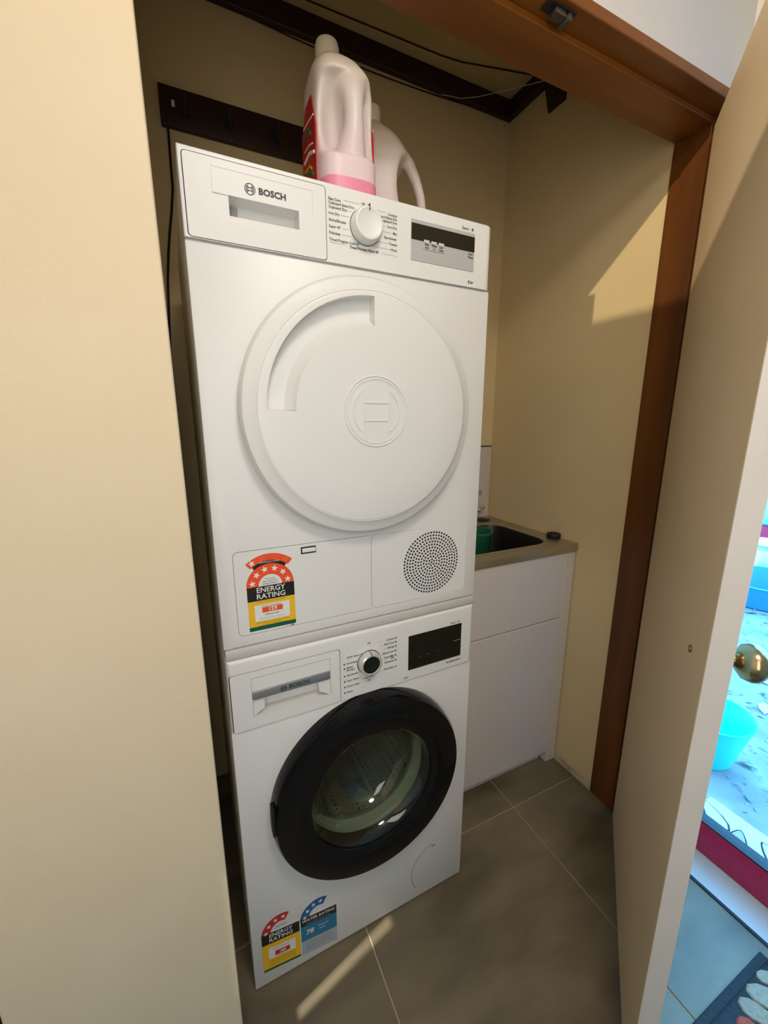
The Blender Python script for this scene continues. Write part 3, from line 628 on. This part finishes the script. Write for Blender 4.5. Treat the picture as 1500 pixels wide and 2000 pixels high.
# control panel
b = bmesh.new(); bmesh.ops.create_cube(b, size=1)
for v in b.verts: v.co = Vector(((v.co.x+.5)*MW, -.004+(v.co.y+.5)*.064, ZP+.0006+(v.co.z+.5)*(ZT-ZP-.0006)))
ee = [e for e in b.edges if all(v.co.x > .5 for v in e.verts) and all(v.co.z > ZT-.01 for v in e.verts)]
e2 = [e for e in b.edges if all(v.co.y < 0 for v in e.verts) and all(v.co.x > .5 for v in e.verts)]
e3 = [e for e in b.edges if all(v.co.y < 0 for v in e.verts) and e not in e2]
bmesh.ops.bevel(b, geom=list(set(ee+e2)), offset=.016, segments=6, profile=.5, affect='EDGES')
e3 = [e for e in b.edges if all(v.co.y < -.003 for v in e.verts) and (all(v.co.z > ZT-.001 for v in e.verts) or all(v.co.x < .001 for v in e.verts))]
bmesh.ops.bevel(b, geom=e3, offset=.003, segments=3, profile=.5, affect='EDGES')
cp = MB().bm(b).build('control_panel', WPLAS, dy)
cut(cp, MB().prism(rrect(.0055, .2295, 1.6185, 1.7345, .006), PY-.01, PY+.044))
df = MB().prism(rrect(.0069, .2281, 1.6199, 1.7331, .005), PY-.0005, PY+.040).build('drawer_front', WPLAS, dy)
k3 = MB(); k3.prism([(.0455, 1.6505), (.2055, 1.6505), (.2055, 1.6865), (.0455, 1.6865)], PY-.03, PY+.0015)
k2 = MB(); k2.prism([(.0690, 1.6585), (.1810, 1.6585), (.1810, 1.6868), (.0690, 1.6868)], PY-.03, PY+.035)
cut(df, k3, k2)
m = MB(); m.add([(.0692, PY+.0022, 1.6588), (.1808, PY+.0022, 1.6588), (.1808, PY+.0335, 1.6700), (.0692, PY+.0335, 1.6700)], [[0, 1, 2, 3]]); m.build('scoop_floor', WPLAS, df)
m = MB(); m.add([(.0691, PY+.0340, 1.6586), (.1809, PY+.0340, 1.6586), (.1809, PY+.0340, 1.6866), (.0691, PY+.0340, 1.6866)], [[0, 1, 2, 3]]); m.build('scoop_back', mat('scoop_shade', lin(.42, .42, .43), .5), df)  # grey back: shade inside the scoop put into the colour
m = MB(); m.box(.0455, .2055, PY-.0008, PY-.0002, 1.7215, 1.7221); m.box(.0455, .0461, PY-.0008, PY-.0002, 1.6865, 1.7221); m.box(.2049, .2055, PY-.0008, PY-.0002, 1.6865, 1.7221); stuff(m.build('relief_outline', KITG, df))
m = MB(); logo(m, .1025, 1.7020, .0084, PY-.0010, 0, .0012, flatmode=True); text(m, 'BOSCH', .1155, 1.7015, .0130, PY-.0010, bold=.0005, sx=1.05); stuff(m.build('brand_lettering', INK, df))
kc = (.3035, 1.6850)
kn = MB().lathe([(.0295, PY), (.0295, PY-.006), (.0285, PY-.016), (.0260, PY-.0200), (.0235, PY-.0205), (.0205, PY-.0190), (0, PY-.0180)], (kc[0], 0, kc[1]), 'y', 48).build('knob', WPLAS, dy)
m = MB(); m.box(kc[0]-.0007, kc[0]+.0007, PY-.0212, PY-.006, kc[1]+.0205, kc[1]+.0302); m.build('knob_mark', INK, kn)
m = MB(); m.lathe([(.0305, PY-.0002), (.0296, PY-.0006)], (kc[0], 0, kc[1]), 'y', 48); m.build('knob_shadow_ring', GAP, kn)
ds = MB().box(.3985, .5500, PY-.0010, PY+.002, 1.6470, 1.7185, .0005, 1).build('display', DISPG, dy)
m = MB(); m.box(.3990, .5495, PY-.0016, PY-.0008, 1.6835, 1.7115); m.build('dark_screen', DISPB, ds)
m = MB()
for x in (.4270, .4440, .4610): m.box(x, x+.0130, PY-.0019, PY-.0012, 1.6815, 1.6865)
stuff(m.build('button_tabs', KITG, ds))
m = MB(); text(m, 'Easy', .4300, 1.6790, .0052, PY-.0014, bold=.0002); text(m, 'Finish', .4455, 1.6790, .0052, PY-.0014, bold=.0002); text(m, 'Low', .4630, 1.6790, .0052, PY-.0014, bold=.0002)
text(m, 'Iron', .4305, 1.6735, .0050, PY-.0014, bold=.0002); text(m, 'in', .4495, 1.6735, .0050, PY-.0014, bold=.0002); text(m, 'Heat', .4630, 1.6735, .0050, PY-.0014, bold=.0002)
text(m, 'Start', .5350, 1.6790, .0055, PY-.0014, bold=.0002); text(m, 'Pause', .5340, 1.6730, .0055, PY-.0014, bold=.0002); m.box(.4260, .4760, PY-.0014, PY-.0011, 1.6692, 1.6696); stuff(m.build('display_marks', INK, ds))
pr = MB(); yy = PY-.0006
for s, z in (('Easy Care', 1.7175), ('Cupboard Extra Dry', 1.7115), ('Cupboard Dry', 1.7050), ('Iron Dry', 1.6955), ('Shirts/Blouses', 1.6850), ("Super 40'", 1.6750), ('Delicates', 1.6650), ("Timed Program Cold 30'", 1.6545)):
    text(pr, s, .2335, z, .0060, yy, bold=.0001, sx=.95)
for s, z in (('Cottons', 1.7150), ('Cupboard Extra Dry', 1.7090), ('Cupboard Dry', 1.7030), ('Iron Dry', 1.6945), ('Mix', 1.6850), ('Sportswear', 1.6760), ('Towels', 1.6665), ('Wool', 1.6570)):
    text(pr, s, .3680, z, .0060, yy, 'RIGHT', bold=.0001, sx=.95)
text(pr, 'Off', .2955, 1.7215, .0050, yy, bold=.0001); text(pr, "Timed Program Warm 30'", .3010, 1.6480, .0060, yy, 'CENTER', bold=.0002, sx=.9)
text(pr, 'Serie', .5330, 1.7245, .0075, yy, 'RIGHT', bold=.0001); text(pr, '4', .5415, 1.7245, .0080, yy, bold=.0005); pr.box(.5365, .5369, yy-.0001, yy, 1.7205, 1.7285)
text(pr, '8 kg', .5370, 1.6265, .0075, yy, bold=.0003); stuff(pr.build('printed_labels', INK, dy))
ln = MB()
def hl(x0, x1, z): ln.box(x0, x1, yy-.0001, yy, z-.0002, z+.0002)
for x0, x1, z in ((.262, .292, 1.7200), (.2785, .285, 1.7115), (.2660, .277, 1.7050), (.2560, .273, 1.6955), (.2690, .2725, 1.6850), (.2585, .2725, 1.6750), (.2580, .276, 1.6650), (.2335, .2650, 1.6500),
                  (.3150, .345, 1.7170), (.3320, .3340, 1.7030), (.3340, .344, 1.6945), (.3345, .356, 1.6850), (.3315, .337, 1.6760), (.3260, .348, 1.6665), (.3120, .353, 1.6570), (.3360, .3680, 1.6480)): hl(x0, x1, z)
stuff(ln.build('label_lines', INKL, dy))
# dryer door
C = (.3005, 0, 1.3580)
m = MB(); m.cap = True; m.lathe([(0, -.0080), (.2395, -.0080), (.2425, -.011), (.2415, -.018), (.2370, -.0255), (.2300, -.0285), (.2150, -.0335), (.2140, -.0345), (.2132, -.0338), (.2124, -.0345), (.2100, -.0350), (.14, -.0370), (0, -.0380)], C, 'y', 128)
dd = m.build('door', WHITE, dy); dd['label'] = 'solid white round door with curved grip recess'
cc = (.3070, 1.3590); P = []
for i in range(25):
    a = math.radians(90+90*i/24); P.append((cc[0]+.2040*math.cos(a), cc[1]+.2040*math.sin(a)))
for i in range(25):
    a = math.radians(180-90*i/24); P.append((cc[0]+.1535*math.cos(a), cc[1]+.1535*math.sin(a)))
cut(dd, MB().prism(P, -.06, -.0085))
m = MB(); m.lathe([(.2345, .0), (.2345, -.0085)], C, 'y', 96); m.build('door_gap_shade', GAP, dd)  # dark ring painted as the shade in the gap behind the door
# sloped inner side of the grip recess
sl = MB(); vs = []; fs = []
for i in range(25):
    a = math.radians(90.3+89.4*i/24)
    for r, y in ((.1537, -.0360), (.1590, -.0255), (.1700, -.0125), (.2030, -.0090)): vs.append((cc[0]+r*math.cos(a), y, cc[1]+r*math.sin(a)))
for i in range(24):
    for j in range(3): fs.append([i*4+j, i*4+j+1, i*4+j+5, i*4+j+4])
sl.add(vs, fs); sl.build('grip_recess', WHITE, dd)
m = MB(); logo(m, .308, 1.3585, .0665, -.0392, -.0370, .0024, n=72); ring(m, .308, 1.3585, .0600, .0016, -.0388, -.0370); m.build('embossed_logo', WHITE, dd)
for x in (.05, .55):
    pass

# ------------------------------------------------------------------ laundry tub cabinet
YT = .199; ZTB = .9159
lc = thing('laundry_cabinet', 'white laundry tub cabinet with steel top in the closet corner', 'cabinet', (0, 0, 0))
XA = .610
MB().box(XA, XA+.016, YT+.016, YB-.004, 0, .880).build('side_panel', CAB, lc)
MB().box(1.157, 1.205, YT+.002, YT+.050, 0, .884, .002, 1).build('end_post', CAB, lc)
MB().box(1.189, 1.205, YT+.050, YB-.004, 0, .884).build('side_panel', CAB, lc)
MB().box(XA, 1.1555, YT+.001, YT+.017, .636, .884, .0015, 1).build('front_board', CAB, lc)
MB().box(XA, 1.1555, YT, YT+.017, .052, .6325, .0015, 1).build('cabinet_door', CAB, lc)
MB().box(XA+.01, 1.150, YT+.030, YT+.040, 0, .052).build('kick_board', CAB, lc)
MB().box(XA+.01, 1.150, YT+.020, YT+.030, .040, .66).build('shadow_gap', SEAMG, lc)
# steel top with bowl
tp = MB().box(XA-.01, 1.2075, YT-.006, YB-.009, .8875, ZTB, .003, 2).build('steel_top', STEEL, lc)
def rr3(x0, x1, y0, y1, r, z, n=6): return [(p[0], p[1], z) for p in rrect(x0, x1, y0, y1, r, n)]
cb = MB(); cb.loft([rr3(.66, 1.130, .240, .560, .075, .85), rr3(.66, 1.130, .240, .560, .075, .96)])
cut(tp, cb)
bw = MB(); bw.loft([rr3(.66, 1.130, .240, .560, .075, ZTB-.002), rr3(.665, 1.125, .245, .555, .072, ZTB-.02), rr3(.675, 1.115, .255, .545, .070, .72), rr3(.70, 1.09, .28, .52, .06, .69)][::-1], cap=False)
bw.add(rr3(.70, 1.09, .28, .52, .06, .69), [list(range(28))]); bw.build('bowl', mat('bowl_steel', lin(.05, .05, .045), .4, metal=.7), lc)
rm = MB(); rm.tube([(x, y, ZTB+.0005) for x, y, z in rr3(.658, 1.132, .238, .562, .077, 0)], .003, 6, closed=True); rm.build('bowl_rim', STEEL, lc)
pl = thing('sink_plug', 'black rubber sink plug on the steel tub corner', 'plug', (1.180, .283, ZTB))
m = MB(); m.lathe([(0, 0), (.020, 0), (.024, .003), (.026, .014), (.024, .018), (.017, .018), (.015, .015), (0, .015)], (0, 0, 0), 'z', 32); m.build('plug_body', BLACKM, pl)
m = MB(); m.tube([(.006*math.cos(t), 0, .018+.005*math.sin(t)) for t in [2*PI*i/12 for i in range(12)]], .0012, 6, closed=True); m.build('plug_ring', BLACKM, pl)
wo = MB().lathe([(0, .001), (.030, .001), (.032, .003), (.026, .005), (0, .004)], (1.125, .628, ZTB), 'z', 24)
tag(wo.build('tap_hole_cover', BLACKM), 'dark round cover on the tub deck near the splashback', 'cover')
tp2 = thing('tap', 'chrome wall tap on the splashback just right of the dryer', 'tap', (1.112, YB-.008, .966))
m = MB(); m.lathe([(.016, 0), (.016, -.004), (.008, -.008), (.008, -.05), (0, -.05)], (0, 0, 0), 'y', 20); m.tube([(0, -.045, 0), (-.03, -.055, -.006), (-.06, -.06, -.006)], .008, 10); m.tube([(0, -.030, 0), (.018, -.030, .001), (.028, -.030, .002)], .004, 8); m.lathe([(0, .027), (.005, .028), (.0085, .034), (.0085, .038), (.005, .043), (0, .044)], (0, -.030, .002), 'x', 16); m.lathe([(0, -.062), (.010, -.062), (.0125, -.054), (.010, -.045), (0, -.045)], (0, 0, 0), 'y', 20); m.build('tap_body', CHROME, tp2)
m = MB(); m.lathe([(.014, 0), (.014, -.004), (.007, -.008), (.007, -.04), (.012, -.046), (.012, -.054), (0, -.056)], (-.006, 0, .075), 'y', 20); m.build('tap_handle', CHROME, tp2)
gb = thing('small_bucket', 'small green plastic bucket standing in the laundry tub', 'bucket', (.930, .440, .696))
m = MB(); m.lathe([(0, 0), (.050, 0), (.054, .006), (.068, .230), (.072, .235), (.072, .242), (.066, .242), (.064, .232), (.051, .01), (0, .01)], (0, 0, 0), 'z', 32); m.build('bucket_body', GREENP, gb)
m = MB(); m.tube([(.070*math.cos(t), .070*math.sin(t), .236-.02*math.sin(t)) for t in [PI*i/14 for i in range(15)]], .0025, 6); m.build('bucket_handle', SILP, gb)

# ------------------------------------------------------------------ softener jugs
def sq(cx, cy, a, b, z, n=32, e=3.2, dent=0):
    P = []
    for i in range(n):
        t = 2*PI*i/n; c, s = math.cos(t), math.sin(t)
        x = a*math.copysign(abs(c)**(2/e), c); y = b*math.copysign(abs(s)**(2/e), s)
        if dent and y < 0:
            y = y*(1-dent*math.exp(-(x/(a*.95))**4))
        P.append((cx+x, cy+y, z))
    return P
def make_jug(name, label, loc, rz, s, grip, liquid, a=.064, b=.090, dep=.70):
    t = thing(name, label, 'jug', loc, rz)
    def Rz(z):
        K = [(0, .92, .93), (.008, 1, 1), (.10, 1, 1), (.19, .985, .98), (.225, .93, .93), (.248, .82, .80), (.266, .62, .60), (.280, .42, .36)]
        for (z0, p0, q0), (z1, p1, q1) in zip(K, K[1:]):
            if z <= z1: k = (z-z0)/(z1-z0); return p0+(p1-p0)*k, q0+(q1-q0)*k
        return .42, .36
    def dent(z):
        if z < .082 or z > .212: return 0
        return dep*math.sin(PI*(z-.082)/.130)**.45
    rings = []
    for i in range(40):
        z = .28*i/39; p, q = Rz(z); k = max(0, (z-.20)/.08); rings.append(sq(-.014*k, .018*k, a*p, b*q, z, 40, 4.2-2*k, dent(z)))
    m = MB(); m.loft(rings); m.tube([p for p, r in grip], [r for p, r in grip], 16)
    m.lathe([(0, .270), (.0230, .270), (.0225, .288), (.0250, .289), (.0250, .292), (0, .292)], (-.014, .018, 0), 'z', 24)
    o = m.build('jug_body', JUG, t, 80)
    md = o.modifiers.new('r', 'REMESH'); md.mode = 'VOXEL'; md.voxel_size = .0028; md.use_smooth_shade = True
    md = o.modifiers.new('s', 'SMOOTH'); md.factor = .6; md.iterations = 7
    me = bpy.data.meshes.new_from_object(o.evaluated_get(bpy.context.evaluated_depsgraph_get())); o.modifiers.clear(); o.data = me
    if not me.materials: me.materials.append(JUG)
    m = MB(); m.lathe([(.0235, .290), (.0240, .308), (.0215, .317), (.014, .321), (0, .322)], (-.014, .018, 0), 'z', 28); m.build('screw_cap', JUG, t)
    m = MB(); m.loft([sq(0, 0, a*.93, b*.94, .0005, 40, 4.2), sq(0, 0, a*1.012, b*1.010, .009, 40, 4.2), sq(0, 0, a*1.012, b*1.010, liquid, 40, 4.2)]); m.build('softener_liquid', PINK, t)['label'] = 'pink liquid showing through'
    for sx in ((-1, 1) if s > .982 else (1,)):
        x = sx*(a+.0008); pts = [(x, -.050, .030), (x, .066, .030), (x, .066, .170), (x, .030, .205), (x, -.020, .200), (x, -.046, .140)]
        q = [(x-sx*.003, p[1], p[2]) for p in pts]; n = len(pts); m = MB()
        m.add(pts+q, [list(range(n)), list(range(2*n-1, n-1, -1))]+[[k, (k+1) % n, (k+1) % n+n, k+n] for k in range(n)]); lb = m.build('side_label', LABELR, t)
        for k, (mm, z, w) in enumerate(((PAPER, .060, .0016), (GREENP, .078, .004), (YELL, .092, .0022), (PAPER, .108, .0030), (PAPER, .128, .0014), (GREENP, .150, .003), (PAPER, .168, .0014))):
            m = MB(); m.tube([(x+sx*.0004, -.038+.012*(k % 3), z-.010), (x+sx*.0006, .0, z+.006*(k % 2)), (x+sx*.0006, .045, z+.010)], w, 5); m.build('label_stripe', mm, lb)
    t.scale = (s, s, s); return t
make_jug('softener_jug', 'milky plastic jug with pink liquid and red side labels at the front on the dryer', (.302, .130, ZT), -.05, .985,
    [((.008, -.015, .210), .046), ((.009, -.042, .208), .039), ((.009, -.062, .196), .0275), ((.008, -.073, .176), .0195), ((.008, -.076, .150), .0175), ((.008, -.074, .125), .0200), ((.006, -.064, .098), .029), ((.004, -.048, .080), .038)], .041, a=.0585)
make_jug('softener_jug', 'second milky jug behind the first one, its handle loop to the right', (.452, .268, ZT), PI/2-.34, .98,
    [((0, -.02, .240), .032), ((0, -.050, .236), .022), ((0, -.078, .215), .015), ((0, -.096, .180), .0125), ((0, -.108, .145), .0115), ((0, -.114, .100), .0115), ((0, -.110, .060), .014), ((0, -.080, .036), .022)], .034, b=.078, dep=.72)
